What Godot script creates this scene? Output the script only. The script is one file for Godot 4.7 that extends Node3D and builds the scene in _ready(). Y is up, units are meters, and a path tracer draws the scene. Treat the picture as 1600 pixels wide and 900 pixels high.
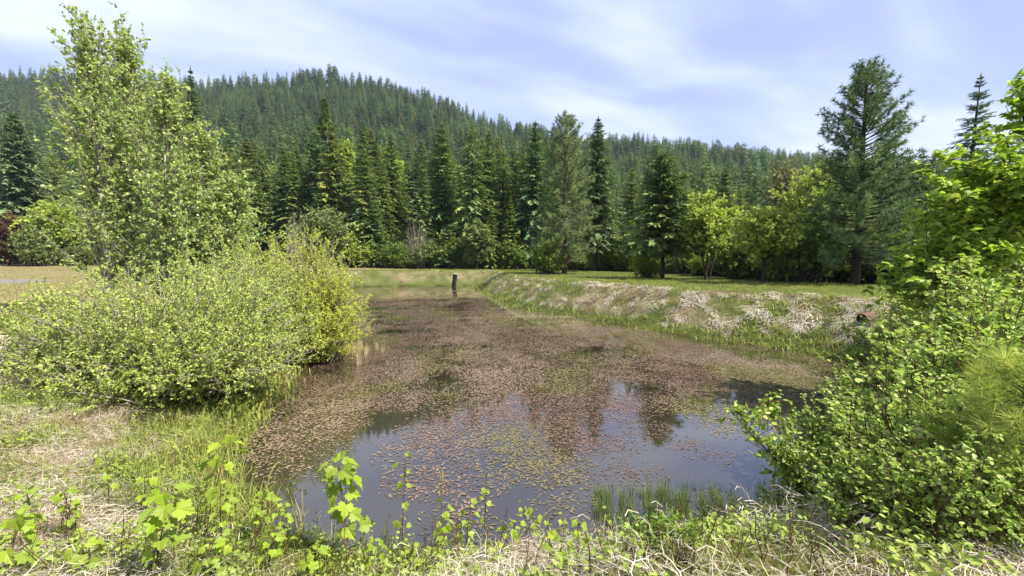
extends Node3D

const EYE := Vector3(0, 2.9, 0)
const F := 650.0            # focal length in pixels of the 1600-wide photograph
const PITCH := 0.0691       # camera looks down by this many radians

# ---------------------------------------------------------------- mesh builder
class MB:
	var v := PackedVector3Array()
	var n := PackedVector3Array()
	var c := PackedColorArray()
	var i := PackedInt32Array()
	func tri(a: Vector3, b: Vector3, d: Vector3, col: Color) -> void:
		var k := v.size()
		v.append(a); v.append(b); v.append(d)
		c.append(col); c.append(col); c.append(col)
		i.append(k); i.append(k + 1); i.append(k + 2)
	func kite(o: Vector3, a: Vector3, s: Vector3, lift: Vector3, col: Color) -> void:
		# o base, a vector to the tip, s half-width vector, lift raises the sides (a crease along the midrib)
		var k := v.size()
		var m := o + a * 0.45 + lift
		v.append(o); v.append(m - s); v.append(o + a); v.append(m + s)
		c.append(col); c.append(col); c.append(col); c.append(col)
		i.append(k); i.append(k + 1); i.append(k + 2)
		i.append(k); i.append(k + 2); i.append(k + 3)
	func leaf6(o: Vector3, a: Vector3, s: Vector3, up: Vector3, col: Color) -> void:
		# rounded leaf folded a little along its midrib, its tip bent down
		var k := v.size()
		var t := o + a - up * 0.25
		v.append(o); v.append(o + a * 0.28 - s * 0.85 + up * 0.3); v.append(o + a * 0.68 - s * 0.8 + up * 0.15); v.append(t)
		v.append(o + a * 0.68 + s * 0.8 + up * 0.15); v.append(o + a * 0.28 + s * 0.85 + up * 0.3); v.append(o + a * 0.5)
		for q in 7:
			c.append(col)
		for q in [0, 1, 6, 1, 2, 6, 2, 3, 6, 3, 4, 6, 4, 5, 6, 5, 0, 6]:
			i.append(k + q)
	func palm(o: Vector3, a: Vector3, s: Vector3, up: Vector3, col: Color, outline: PackedVector2Array) -> void:
		var k := v.size()
		v.append(o + a * 0.12)
		c.append(col)
		for p in outline:
			v.append(o + a * p.y + s * p.x + up * (0.32 * absf(p.x) - 0.38 * p.y * p.y - 0.22 * p.x * p.x))
			c.append(col)
		for q in outline.size() - 1:
			i.append(k); i.append(k + 1 + q); i.append(k + 2 + q)
	func tube(pts: Array, r0: float, r1: float, sides: int, col := Color.WHITE) -> void:
		var last := pts.size() - 1
		var first := v.size()
		for q in pts.size():
			var p: Vector3 = pts[q]
			var t: Vector3 = (pts[mini(q + 1, last)] - pts[maxi(q - 1, 0)]).normalized()
			var x := t.cross(Vector3(0.31, 0.2, 0.93)).normalized()
			var y := t.cross(x)
			var r := lerpf(r0, r1, float(q) / last)
			for e in sides:
				var w := x * cos(TAU * e / sides) + y * sin(TAU * e / sides)
				v.append(p + w * r); n.append(w); c.append(col)
		for q in last:
			for e in sides:
				var a0 := first + q * sides + e
				var a1 := first + q * sides + (e + 1) % sides
				i.append(a0); i.append(a0 + sides); i.append(a1)
				i.append(a1); i.append(a0 + sides); i.append(a1 + sides)
	func done() -> ArrayMesh:
		var a := []
		a.resize(Mesh.ARRAY_MAX)
		a[Mesh.ARRAY_VERTEX] = v
		if n.size() == v.size():
			a[Mesh.ARRAY_NORMAL] = n
		a[Mesh.ARRAY_COLOR] = c
		a[Mesh.ARRAY_INDEX] = i
		var m := ArrayMesh.new()
		m.add_surface_from_arrays(Mesh.PRIMITIVE_TRIANGLES, a)
		return m

var rng := RandomNumberGenerator.new()
var M := {}
var used := {}
var noise := FastNoiseLite.new()
var noise2 := FastNoiseLite.new()
var shore := PackedVector2Array()     # pond outline, x and depth (depth = -z)
var palm5 := PackedVector2Array()

# ---------------------------------------------------------------- naming
func numbered(called: String) -> String:
	var k: int = used.get(called, 0)
	used[called] = k + 1
	return called if k == 0 else "%s_%03d" % [called, k]
func tag(o: Node, label: String, category: String, group := "", kind := "") -> void:
	if label: o.set_meta("label", label)
	if category: o.set_meta("category", category)
	if group: o.set_meta("group", group)
	if kind: o.set_meta("kind", kind)
func thing(called: String, at: Vector3, label: String, category: String, group := "") -> Node3D:
	var o := Node3D.new()
	o.name = numbered(called)
	o.position = at
	tag(o, label, category, group)
	add_child(o)
	return o
func part(called: String, mesh: Mesh, mat: Material, parent: Node) -> MeshInstance3D:
	var o := MeshInstance3D.new()
	o.name = called
	o.mesh = mesh
	o.material_override = mat
	parent.add_child(o, true)
	return o
func single(called: String, mesh: Mesh, mat: Material, label: String, category: String, group := "", kind := "") -> MeshInstance3D:
	var o := MeshInstance3D.new()
	o.name = numbered(called)
	o.mesh = mesh
	o.material_override = mat
	tag(o, label, category, group, kind)
	add_child(o)
	return o
func many(called: String, mesh: Mesh, mat: Material, xs: Array, cs: Array, label: String, category: String, parent: Node = null) -> void:
	var mm := MultiMesh.new()
	mm.transform_format = MultiMesh.TRANSFORM_3D
	mm.use_colors = true
	mm.mesh = mesh
	mm.instance_count = xs.size()
	for k in xs.size():
		mm.set_instance_transform(k, xs[k])
		mm.set_instance_color(k, cs[k])
	var o := MultiMeshInstance3D.new()
	o.name = numbered(called) if parent == null else called
	o.multimesh = mm
	o.material_override = mat
	o.set_meta("kind", "stuff")
	if parent == null:
		tag(o, label, category)
		add_child(o)
	else:
		parent.add_child(o, true)

# ---------------------------------------------------------------- materials
func srgb(r: float, g: float, b: float) -> Color:
	return Color(r, g, b).linear_to_srgb()
func noise_tex(freq: float, lo: Color, hi: Color, size := 512, kind := FastNoiseLite.TYPE_SIMPLEX_SMOOTH) -> NoiseTexture2D:
	var t := NoiseTexture2D.new()
	t.width = size; t.height = size; t.seamless = true
	var n := FastNoiseLite.new()
	n.noise_type = kind; n.frequency = freq; n.fractal_octaves = 5; n.seed = 7
	t.noise = n
	var g := Gradient.new()
	g.set_color(0, lo); g.set_color(1, hi)
	t.color_ramp = g
	return t
func leafy(backlight: float, rough := 0.6, tint := Color.WHITE) -> StandardMaterial3D:
	var m := StandardMaterial3D.new()
	m.vertex_color_use_as_albedo = true
	m.albedo_color = tint
	m.roughness = rough
	m.metallic_specular = 0.35
	m.cull_mode = BaseMaterial3D.CULL_DISABLED
	if backlight > 0.0:
		m.backlight_enabled = true
		m.backlight = Color(backlight, backlight, backlight * 0.75).linear_to_srgb()
	return m
func bark(col: Color, dark: Color, scale: Vector3) -> StandardMaterial3D:
	var m := StandardMaterial3D.new()
	m.albedo_texture = noise_tex(0.02, dark.linear_to_srgb(), col.linear_to_srgb())
	m.uv1_triplanar = true
	m.uv1_world_triplanar = true
	m.uv1_scale = scale
	m.roughness = 0.9
	m.metallic_specular = 0.3
	return m
func make_materials() -> void:
	M.leaf = leafy(0.9, 0.55)
	M.leaf_soft = leafy(0.7, 0.6)
	M.needle = leafy(0.45, 0.75, srgb(1.3, 1.25, 1.1))
	M.needle_blue = leafy(0.4, 0.6, srgb(1.3, 1.4, 1.4))
	M.needle_mid = leafy(0.4, 0.6, srgb(1.65, 1.55, 1.2))
	M.needle_olive = leafy(0.4, 0.6, srgb(1.9, 1.65, 1.1))
	M.grass = leafy(0.7, 0.6)
	M.dead = leafy(0.4, 0.8)
	M.pad = leafy(0.15, 0.5)
	M.bark = bark(Color(0.16, 0.115, 0.08), Color(0.03, 0.022, 0.016), Vector3(3, 0.8, 3))
	M.bark_dark = bark(Color(0.07, 0.055, 0.042), Color(0.016, 0.013, 0.01), Vector3(3, 0.8, 3))
	M.bark_pine = bark(Color(0.2, 0.12, 0.075), Color(0.03, 0.02, 0.015), Vector3(2, 0.6, 2))
	M.bark_pale = bark(Color(0.62, 0.6, 0.54), Color(0.2, 0.19, 0.16), Vector3(1.2, 3, 1.2))
	M.bark_grey = bark(Color(0.38, 0.34, 0.3), Color(0.14, 0.12, 0.1), Vector3(2, 1, 2))
	M.twig = bark(Color(0.17, 0.1, 0.06), Color(0.05, 0.03, 0.02), Vector3(6, 6, 6))
	M.shapes_tone = []
	for k in 5:
		M.shapes_tone.append(leafy(0.9, 0.5, srgb([0.85, 1.0, 1.15, 1.0, 0.9][k], [0.85, 1.0, 1.12, 1.08, 0.95][k], [0.8, 1.0, 1.0, 0.7, 1.1][k])))
	var g := StandardMaterial3D.new()
	g.vertex_color_use_as_albedo = true
	g.albedo_texture = noise_tex(0.03, Color(0.62, 0.6, 0.58), Color(1, 1, 1), 1024)
	g.uv1_triplanar = true; g.uv1_world_triplanar = true
	g.uv1_scale = Vector3(0.6, 0.6, 0.6)
	g.roughness = 1.0
	g.metallic_specular = 0.2
	g.heightmap_enabled = true
	g.heightmap_texture = noise_tex(0.06, Color.BLACK, Color.WHITE, 512)
	g.heightmap_scale = 4.0
	M.ground = g
	var gr := StandardMaterial3D.new()
	gr.albedo_texture = noise_tex(0.12, srgb(0.09, 0.086, 0.09), srgb(0.17, 0.16, 0.165), 512)
	gr.uv1_triplanar = true; gr.uv1_world_triplanar = true
	gr.roughness = 1.0
	M.gravel = gr
	var w := StandardMaterial3D.new()
	w.albedo_color = Color(srgb(0.03, 0.025, 0.017), 0.78)
	w.transparency = BaseMaterial3D.TRANSPARENCY_ALPHA
	w.roughness = 0.03
	w.metallic_specular = 0.7
	w.clearcoat_enabled = true
	w.clearcoat = 1.0
	w.clearcoat_roughness = 0.03
	w.normal_enabled = true
	var nt := noise_tex(0.012, Color.BLACK, Color.WHITE, 512)
	nt.color_ramp = null
	nt.as_normal_map = true
	nt.bump_strength = 3.0
	w.normal_texture = nt
	w.normal_scale = 0.035
	w.uv1_triplanar = true; w.uv1_world_triplanar = true
	w.uv1_scale = Vector3(0.5, 0.5, 0.5)
	M.water = w
	var rust := bark(Color(0.2, 0.12, 0.08), Color(0.06, 0.04, 0.035), Vector3(4, 4, 4))
	M.rust = rust
	M.iron = bark(Color(0.03, 0.028, 0.025), Color(0.01, 0.01, 0.009), Vector3(3, 3, 3))
	M.cap = bark(Color(0.5, 0.49, 0.45), Color(0.2, 0.19, 0.16), Vector3(3, 3, 3))

# ---------------------------------------------------------------- the lie of the land
func ray(px: float, py: float) -> Vector3:
	return Vector3((px - 800.0) / F, -(py - 450.0) / F, -1.0).rotated(Vector3.RIGHT, -PITCH)
func at_depth(px: float, py: float, d: float) -> Vector3:
	var r := ray(px, py)
	return EYE + r * (d / -r.z)
func on_level(px: float, py: float, y: float) -> Vector3:
	var r := ray(px, py)
	return EYE + r * ((y - EYE.y) / r.y)
var SX := 0.25
var sgrid := PackedFloat32Array()
var swide := 0
func make_shore() -> void:
	# the water's edge, read off the photograph on the level of the water
	for p in [[330, 742], [392, 650], [440, 596], [485, 548], [522, 505], [528, 470], [520, 449], [600, 447.5], [690, 447], [748, 446], [752, 455], [762, 462], [786, 472], [850, 487], [900, 495], [950, 502], [1000, 512], [1050, 522], [1150, 535], [1250, 549], [1325, 568], [1345, 615], [1290, 700], [1235, 785], [1130, 838], [980, 866], [830, 876], [680, 878], [560, 868], [450, 840], [375, 795]]:
		var q := on_level(p[0], p[1], 0.0)
		shore.append(Vector2(q.x, -q.z))
	swide = int(80 / SX) + 1
	sgrid.resize(swide * swide)
	for j in swide:
		for k in swide:
			sgrid[j * swide + k] = shore_dist_exact(Vector2(-36 + k * SX, -14 + j * SX))
func shore_dist_exact(p: Vector2) -> float:
	var best := 1e9
	var inside := false
	var m := shore.size()
	for k in m:
		var a := shore[k]
		var b := shore[(k + 1) % m]
		var ab := b - a
		var t := clampf((p - a).dot(ab) / ab.length_squared(), 0.0, 1.0)
		best = minf(best, (p - a - ab * t).length_squared())
		if (a.y > p.y) != (b.y > p.y) and p.x < (b.x - a.x) * (p.y - a.y) / (b.y - a.y) + a.x:
			inside = not inside
	return sqrt(best) * (-1.0 if inside else 1.0)
func shore_dist(x: float, d: float) -> float:
	var u := clampf((x + 36.0) / SX, 0.0, swide - 1.001)
	var w := clampf((d + 14.0) / SX, 0.0, swide - 1.001)
	var k := int(u)
	var j := int(w)
	var fu := u - k
	var fw := w - j
	var a := j * swide + k
	return lerpf(lerpf(sgrid[a], sgrid[a + 1], fu), lerpf(sgrid[a + swide], sgrid[a + swide + 1], fu), fw)
const RIDGE := [[-900, 196.0], [-590, 206.0], [-480, 202.0], [-340, 196.0], [-273, 201.0], [-200, 203.0], [-160, 198.0], [-118, 190.0], [-74, 176.0], [-30, 160.0], [15, 148.0], [74, 138.0], [148, 132.0], [222, 126.0], [295, 119.0], [340, 108.0], [440, 95.0], [600, 85.0], [900, 75.0]]
func ridge(x: float) -> float:
	for k in RIDGE.size() - 1:
		if x < RIDGE[k + 1][0]:
			var t: float = clampf((x - RIDGE[k][0]) / (RIDGE[k + 1][0] - RIDGE[k][0]), 0, 1)
			return lerpf(RIDGE[k][1], RIDGE[k + 1][1], t)
	return 75.0
func hill(x: float, d: float) -> float:
	if d < 66.0: return 0.0
	var t := (d - 66.0) / 414.0
	var r := ridge(x) - 9.0
	var s := pow(minf(t, 1.0), 1.5)
	if t > 1.0: s = 1.0 - 0.6 * (t - 1.0)
	return r * s + noise2.get_noise_2d(x * 0.35, d * 0.35) * 14.0 * minf(1.0, t * 4.0) * clampf(2.5 - 2.2 * t, 0.25, 1.0)
func height(x: float, d: float) -> float:
	var s := shore_dist(x, d)
	if s < 0.0:
		return -minf(0.75, -s * 0.22) - 0.03 * noise.get_noise_2d(x * 60, d * 60)
	# the left bank is low and gentle, the dam at the back and right steep, the near bank in between
	var left := smoothstep(-1.0, -5.5, x + 0.12 * (d - 20.0)) * smoothstep(44.0, 36.0, d)
	var near := smoothstep(6.5, 4.0, d) * (1.0 - left)
	var wide := lerpf(lerpf(2.7, 2.1, near), 6.5, left)
	var crest := lerpf(lerpf(1.58, 1.28, near), 1.25, left)
	var t := clampf(s / wide, 0.0, 1.0)
	var h := crest * lerpf(1.0 - pow(1.0 - t, 1.7), smoothstep(0.0, 1.0, t), 0.35)
	h += 0.05 * minf(s, 1.0) * noise.get_noise_2d(x * 30, d * 30) + 0.06 * clampf(s - 1.0, 0.0, 1.0) * noise.get_noise_2d(x * 6 + 40, d * 6)
	h += 0.5 * smoothstep(25.0, 75.0, d) * smoothstep(-8.0, -30.0, x)
	return h + hill(x, d)
func ground(x: float, d: float) -> Vector3:
	return Vector3(x, height(x, d), -d)
func hit(px: float, py: float) -> Vector3:
	var r := ray(px, py)
	var t := 0.6
	while t < 200.0:
		var p := EYE + r * t
		if p.y < maxf(0.0, height(p.x, -p.z)):
			return p
		t += 0.04 + t * 0.01
	return EYE + r * 60.0

func make_land() -> void:
	var xs := PackedFloat32Array()
	var ds := PackedFloat32Array()
	var s := 0.22
	var x := 0.0
	while x < 950.0:
		xs.append(x)
		s = 0.22 if x < 14.0 else minf(s * 1.09, 18.0)
		x += s
	var full := PackedFloat32Array()
	for k in range(xs.size() - 1, 0, -1): full.append(-xs[k])
	full.append_array(xs)
	for q in [-60.0, -30.0, -15.0, -8.0, -4.0, -2.0, -1.0]: ds.append(q)
	var d := -0.4
	while d < 900.0:
		ds.append(d)
		s = 0.2 if d < 24.0 else (0.35 if d < 52.0 else minf(s * 1.08, 14.0))
		d += s
	var mb := MB.new()
	var w := full.size()
	for j in ds.size():
		for k in w:
			var p := ground(full[k], ds[j])
			mb.v.append(p)
			mb.c.append(soil(p))
	for j in ds.size() - 1:
		for k in w - 1:
			var a := j * w + k
			mb.i.append(a); mb.i.append(a + w); mb.i.append(a + 1)
			mb.i.append(a + 1); mb.i.append(a + w); mb.i.append(a + w + 1)
	var st := SurfaceTool.new()
	st.create_from(mb.done(), 0)
	st.generate_normals()
	single("ground", st.commit(), M.ground, "grassy ground with pond banks, meadow and forested hill", "ground", "", "structure")
	# the pond: a sheet that runs a little into its banks
	var outer := Geometry2D.offset_polygon(shore, 0.5)[0]
	var idx := Geometry2D.triangulate_polygon(outer)
	var wb := MB.new()
	for q in outer:
		wb.v.append(Vector3(q.x, 0.0, -q.y)); wb.n.append(Vector3.UP); wb.c.append(Color.WHITE)
	for q in range(0, idx.size(), 3):      # front faces up
		var turned := (outer[idx[q + 1]] - outer[idx[q]]).cross(outer[idx[q + 2]] - outer[idx[q]]) > 0.0
		wb.i.append(idx[q]); wb.i.append(idx[q + 2] if turned else idx[q + 1]); wb.i.append(idx[q + 1] if turned else idx[q + 2])
	single("pond_water", wb.done(), M.water, "still dark pond water mirroring the sky and trees", "pond", "", "structure")
	# gravel track across the meadow
	var gb := MB.new()
	for j in 25:
		for k in 9:
			var xx := -33.0 - j * 2.6 + 0.4 * noise.get_noise_1d(k * 90.0)
			var dd := 30.0 + j * 0.25 + (k - 4) * (0.62 + 0.25 * noise.get_noise_1d(j * 40.0))
			var p := ground(xx, dd) + Vector3(0, 0.03 if k > 0 and k < 8 and j > 0 else -0.05, 0)
			gb.v.append(p); gb.n.append(Vector3.UP); gb.c.append(Color.WHITE)
	for j in 24:
		for k in 8:
			var a := j * 9 + k
			gb.i.append_array(PackedInt32Array([a, a + 9, a + 1, a + 1, a + 9, a + 10]))
	single("gravel_track", gb.done(), M.gravel, "grey gravel track crossing the meadow", "track", "", "structure")
func soil(p: Vector3) -> Color:
	var d := -p.z
	var n := noise.get_noise_2d(p.x * 8, d * 8) * 0.5 + 0.5
	var n2 := noise.get_noise_2d(p.x * 45, d * 45 + 300) * 0.5 + 0.5
	if d > 62.0:
		return Color(0.06, 0.055, 0.03).lerp(Color(0.05, 0.07, 0.02), n)
	var s := shore_dist(p.x, d)
	if s < 0.0:
		return Color(0.075, 0.05, 0.025).lerp(Color(0.05, 0.06, 0.015), clampf(n2 * 1.6 - 0.4, 0, 1))
	var green := Color(0.075, 0.11, 0.028).lerp(Color(0.14, 0.17, 0.05), n2)
	var straw := Color(0.26, 0.21, 0.13).lerp(Color(0.38, 0.32, 0.22), n2)
	if p.x < -13.0 and s > 5.0:
		return Color(0.24, 0.23, 0.1).lerp(Color(0.3, 0.26, 0.15), n)
	return green.lerp(straw, straw_share(p.x, d, s))
func straw_share(x: float, d: float, s: float) -> float:
	# where last year's grass lies: patches on the slopes of the dam and on the near bank
	var n := 0.6 * noise.get_noise_2d(x * 11 + 90, d * 11) + 0.8 * noise.get_noise_2d(x * 38, d * 38 + 50)
	var slope := smoothstep(0.25, 0.7, s) * smoothstep(2.9, 2.3, s)
	if d < 9.0:
		slope = smoothstep(0.1, 0.6, s) * (0.66 if d > 4.2 else 0.95)
		if x < -3.8 and d > 4.0: slope *= 1.7
	elif x < 2.0 or d > 30.0: slope *= 0.5
	if d < 10.0 and x < -1.5 and s < 1.4: slope *= 0.25
	return clampf(slope * (0.6 + n * 1.5), 0.0, 1.0)

# ---------------------------------------------------------------- plants
func rv() -> Vector3:
	return Vector3(rng.randfn(), rng.randfn(), rng.randfn()).normalized()
func pick(cols: Array) -> Color:
	var a: Color = cols[rng.randi() % cols.size()]
	var k := rng.randf_range(0.82, 1.2)
	return Color(a.r * k * rng.randf_range(0.94, 1.06), a.g * k, a.b * k)
func bez(a: Vector3, b: Vector3, c: Vector3, t: float) -> Vector3:
	return a.lerp(b, t).lerp(b.lerp(c, t), t)

func conifer(H: float, R: float, o: Dictionary) -> Array:
	# returns [trunk mesh, crown mesh]; branches in whorls, each a row of side sprays
	var wood := MB.new()
	var mb := MB.new()
	var cs: float = o.get("start", 0.08)
	var levels: int = o.get("levels", 30)
	var per: int = o.get("per", 7)
	var blades: int = o.get("blades", 6)
	var droop: float = o.get("droop", 0.3)
	var cols: Array = o.cols
	var thin: float = o.get("thin", 0.0)
	var power: float = o.get("power", 0.85)
	var lean := Vector3(rng.randf_range(-0.02, 0.02), 0, rng.randf_range(-0.02, 0.02)) * H
	wood.tube([Vector3(0, -0.3, 0), Vector3(0, H * 0.3, 0) + lean * 0.2, Vector3(0, H * 0.7, 0) + lean * 0.6, Vector3(0, H, 0) + lean], H * 0.015 + 0.03, 0.012, 7)
	for l in levels:
		var t := pow((l + rng.randf()) / levels, 0.92)
		var y := H * lerpf(cs, 0.992, t)
		var base := Vector3(0, y, 0) + lean * (y / H)
		var reach := R * pow(1.0 - t, power) * (1.0 if t > 0.12 else lerpf(0.75, 1.0, t / 0.12)) + 0.02 * R
		for b in per:
			if rng.randf() < thin: continue
			var az := TAU * (b + rng.randf()) / per + l * 2.4
			var out := Vector3(cos(az), 0, sin(az))
			var len := reach * rng.randf_range(0.5, 1.2)
			var rise := lerpf(-droop, 0.75, t * t) + rng.randf_range(-0.14, 0.14)
			var tip := base + out * len + Vector3(0, len * (rise - 0.12), 0)
			var mid := base + out * len * 0.5 + Vector3(0, len * (rise * 0.5 + 0.07), 0)
			var col := pick(cols)
			var side := out.cross(Vector3.UP)
			if o.get("limbs", false) and len > 0.35:
				wood.tube([base, mid, tip], maxf(0.008, len * 0.014), 0.004, 3)
			for k in blades:
				var f := lerpf(o.get("bare", 0.12), 1.0, (k + rng.randf() * 0.8) / blades)
				var p := bez(base, mid, tip, f)
				var bl: float = (len * o.get("spray", 0.42) * (1.15 - f * 0.75) + 0.04 * R) * rng.randf_range(0.75, 1.25)
				for sg in [-1.0, 1.0]:
					var a: Vector3 = (out * rng.randf_range(0.45, 0.9) + side * sg * rng.randf_range(0.5, 0.9) + Vector3(0, rng.randf_range(-0.8, 0.12), 0)).normalized() * bl
					var w: Vector3 = (a.cross(Vector3.UP).normalized() + rv() * 0.45) * bl * o.get("width", 0.2)
					var cc := Color(col.r * rng.randf_range(0.85, 1.18), col.g * rng.randf_range(0.85, 1.18), col.b)
					mb.kite(p, a, w, Vector3(0, bl * 0.05, 0), cc)
			mb.kite(bez(base, mid, tip, 0.55), tip - bez(base, mid, tip, 0.55) + out * len * 0.1, side * len * 0.08 + Vector3(0, len * 0.03, 0), Vector3.ZERO, col)
	mb.kite(Vector3(0, H * 0.965, 0) + lean, Vector3(0, H * 0.05, 0), Vector3(R * 0.03, 0, 0), Vector3.ZERO, cols[0])
	return [wood.done(), mb.done()]

func pine(H: float, R: float, o: Dictionary) -> Array:
	# open-branched long-needled pine: upswept limbs that carry tufts of needles
	var wood := MB.new()
	var mb := MB.new()
	var cs: float = o.get("start", 0.2)
	var nl: int = o.get("limbs", 130)
	var cols: Array = o.cols
	var tl: float = o.get("needle", 0.26)
	wood.tube([Vector3(0, -0.4, 0), Vector3(0.05, H * 0.3, 0), Vector3(-0.04, H * 0.65, 0.05), Vector3(0, H, 0)], H * 0.017 + o.get("girth", 0.03), o.get("tip", 0.025), 9)
	for l in nl:
		var t := (l + rng.randf()) / nl
		var y := H * lerpf(cs, 0.985, t)
		var az := l * 2.39996 + rng.randf_range(-0.5, 0.5)
		var out := Vector3(cos(az), 0, sin(az))
		var len: float = (R * pow(1.0 - t, o.get("power", 0.7)) + R * 0.06) * rng.randf_range(0.55, 1.15) * (1.0 if t > 0.2 else lerpf(0.7, 1.0, t / 0.2))
		var rise := lerpf(o.get("low", -0.12), 0.85, t)
		var b := Vector3(0, y, 0)
		var m := b + out * len * 0.55 + Vector3(0, len * (rise * 0.4 - 0.05), 0)
		var e := b + out * len + Vector3(0, len * (rise + 0.12), 0)
		wood.tube([b, bez(b, m, e, 0.5), e], o.get("limb_r", 0.012) + len * 0.012, o.get("limb_r", 0.012) * 0.6, 4)
		var col := pick(cols)
		var nt := int(clampf(len / tl * o.get("dense", 2.2), 3, 22))
		for k in nt:
			var f := lerpf(0.3, 1.0, (k + rng.randf()) / nt)
			var p := bez(b, m, e, f)
			var dir := (out + Vector3(0, rise + 0.3, 0) + rv() * 0.9).normalized()
			var off := dir * len * 0.2 * rng.randf() * (1.2 - f * 0.6)
			if off.length() > 0.12: wood.tube([p, p + off], 0.008, 0.005, 3)
			p += off
			for q in int(o.get("per_tuft", 11)):
				var nd := (dir * 0.75 + rv()).normalized() * tl * rng.randf_range(0.7, 1.15)
				var w: Vector3 = nd.cross(rv()).normalized() * tl * o.get("fat", 0.07)
				var kk := rng.randf_range(0.8, 1.25)
				mb.tri(p - w, p + w, p + nd, Color(col.r * kk, col.g * kk, col.b * kk))
	return [wood.done(), mb.done()]

func leaf_basis(dir: Vector3, flat: float) -> Array:
	# (axis, side, normal) of a leaf that grows along dir and lies mostly level
	var nrm := (Vector3.UP * flat + rv()).normalized()
	var a := (dir - nrm * dir.dot(nrm)).normalized()
	return [a, a.cross(nrm), nrm]

func grow(t: Node3D, o: Dictionary) -> void:
	# a broadleaved tree or shrub under the node t: trunks, limbs, twigs, leaves
	var wood := MB.new()
	var limbs := MB.new()
	var mb := MB.new()
	var cols: Array = o.cols
	var trunks: Array = o.get("trunks", [])
	for tr in trunks:
		var a: Vector3 = tr[0]
		var b: Vector3 = tr[1]
		var pts := []
		for k in 7:
			var f := k / 6.0
			pts.append(a.lerp(b, f) + Vector3(sin(f * 5.0 + a.x * 7.0), 0, cos(f * 4.0 + b.x * 5.0)) * 0.025 * (b - a).length() * f * (1.2 - f))
		wood.tube(pts, tr[2], tr[2] * 0.22, 8)
		var up := Vector3(0, 0.0, 0)
	var shapes: Array = o.blobs      # ellipsoids [centre, radii, share] that the crown fills
	var n: int = o.limbs
	var ll: float = o.leaf
	var lw: float = o.get("leaf_width", 0.6) * 0.5
	var flat: float = o.get("flat", 0.8)
	var alone: int = o.get("alone", 0)      # leaves that are parts of their own
	var chance: float = float(alone) / maxf(1.0, n * o.twigs * o.leaves)
	var made := 0
	var kind: String = o.get("kind", "kite")
	for k in n:
		var blob: Array = shapes[0]
		var r := rng.randf()
		for q in shapes:
			blob = q
			r -= q[2]
			if r <= 0.0: break
		var u := rv()
		if o.get("upper", false): u.y = absf(u.y) * 0.9 - 0.12
		var e: Vector3 = blob[0] + u * blob[1] * pow(rng.randf(), o.get("shell", 0.45))
		var s: Vector3
		if trunks.size() > 0:
			var best := 1e9
			for tr in trunks:
				var f := clampf((e.y - tr[0].y) / maxf(0.1, tr[1].y - tr[0].y) - rng.randf_range(0.1, 0.3), 0.12, 0.97)
				var p: Vector3 = tr[0].lerp(tr[1], f)
				if p.distance_to(e) < best:
					best = p.distance_to(e)
					s = p
		else:
			s = Vector3(rng.randfn() * o.get("foot", 0.3), -0.05, rng.randfn() * o.get("foot", 0.3))
			s += Vector3(e.x, 0, e.z) * o.get("foot_follow", 0.25)
		var L := s.distance_to(e)
		var c := s.lerp(e, 0.5) + Vector3(0, L * o.get("lift", 0.12), 0)
		limbs.tube([s, bez(s, c, e, 0.35), bez(s, c, e, 0.7), e], o.get("limb_r", 0.012) * (0.5 + 0.5 * minf(L, 3.0)), 0.003, 4)
		for w in int(o.twigs):
			var f := lerpf(o.get("bare", 0.4), 1.0, (w + rng.randf()) / o.twigs)
			var p := bez(s, c, e, f)
			var td: Vector3 = ((e - s).normalized() * 0.5 + rv() * 0.9 + Vector3(0, o.get("twig_up", 0.25), 0)).normalized() * o.twig * rng.randf_range(0.5, 1.2)
			if o.get("twig_wood", true): limbs.tube([p, p + td], 0.004, 0.002, 3)
			for q in int(o.leaves):
				var g: float = (q + rng.randf()) / o.leaves
				var lp := p + td * lerpf(0.2, 1.05, g)
				var ld := (td.normalized() * 0.6 + rv() + Vector3(0, o.get("hang", -0.3), 0)).normalized()
				var lb := leaf_basis(ld, flat)
				var size := ll * rng.randf_range(0.6, 1.25)
				if rng.randf() < chance and made < alone:
					made += 1
					var lf := part("leaf", M.leaf_meshes[kind + o.get("mesh", "")], M.shapes_tone[rng.randi() % 5], t)
					lf.transform = Transform3D(Basis(lb[1] * size * (1.0 if kind == "palm" else lw * 2.0), lb[2] * size, -lb[0] * size), lp)
					continue
				var col := pick(cols)
				if kind == "kite": mb.kite(lp, lb[0] * size, lb[1] * size * lw, lb[2] * size * 0.08, col)
				elif kind == "oval": mb.leaf6(lp, lb[0] * size, lb[1] * size * lw, lb[2] * size * 0.22, col)
				else: mb.palm(lp, lb[0] * size, lb[1] * size, lb[2] * size, col, palm5)
	if trunks.size() > 0: part("trunk", wood.done(), o.get("bark", M.bark), t)
	part("branches", limbs.done(), o.get("limb_bark", M.twig), t)
	if mb.v.size() > 0:
		var fo := part("foliage", mb.done(), o.get("mat", M.leaf), t)
		fo.set_meta("kind", "stuff")

func copy_thing(src: Node3D, called: String, at: Vector3, turn: float, scale: Vector3, label: String, group: String) -> Node3D:
	var o: Node3D = src.duplicate()
	o.name = numbered(called)
	add_child(o)
	o.transform = Transform3D(Basis(Vector3.UP, turn).scaled_local(scale), at)
	o.set_meta("label", label)
	if group: o.set_meta("group", group)
	elif o.has_meta("group"): o.remove_meta("group")
	return o

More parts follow.
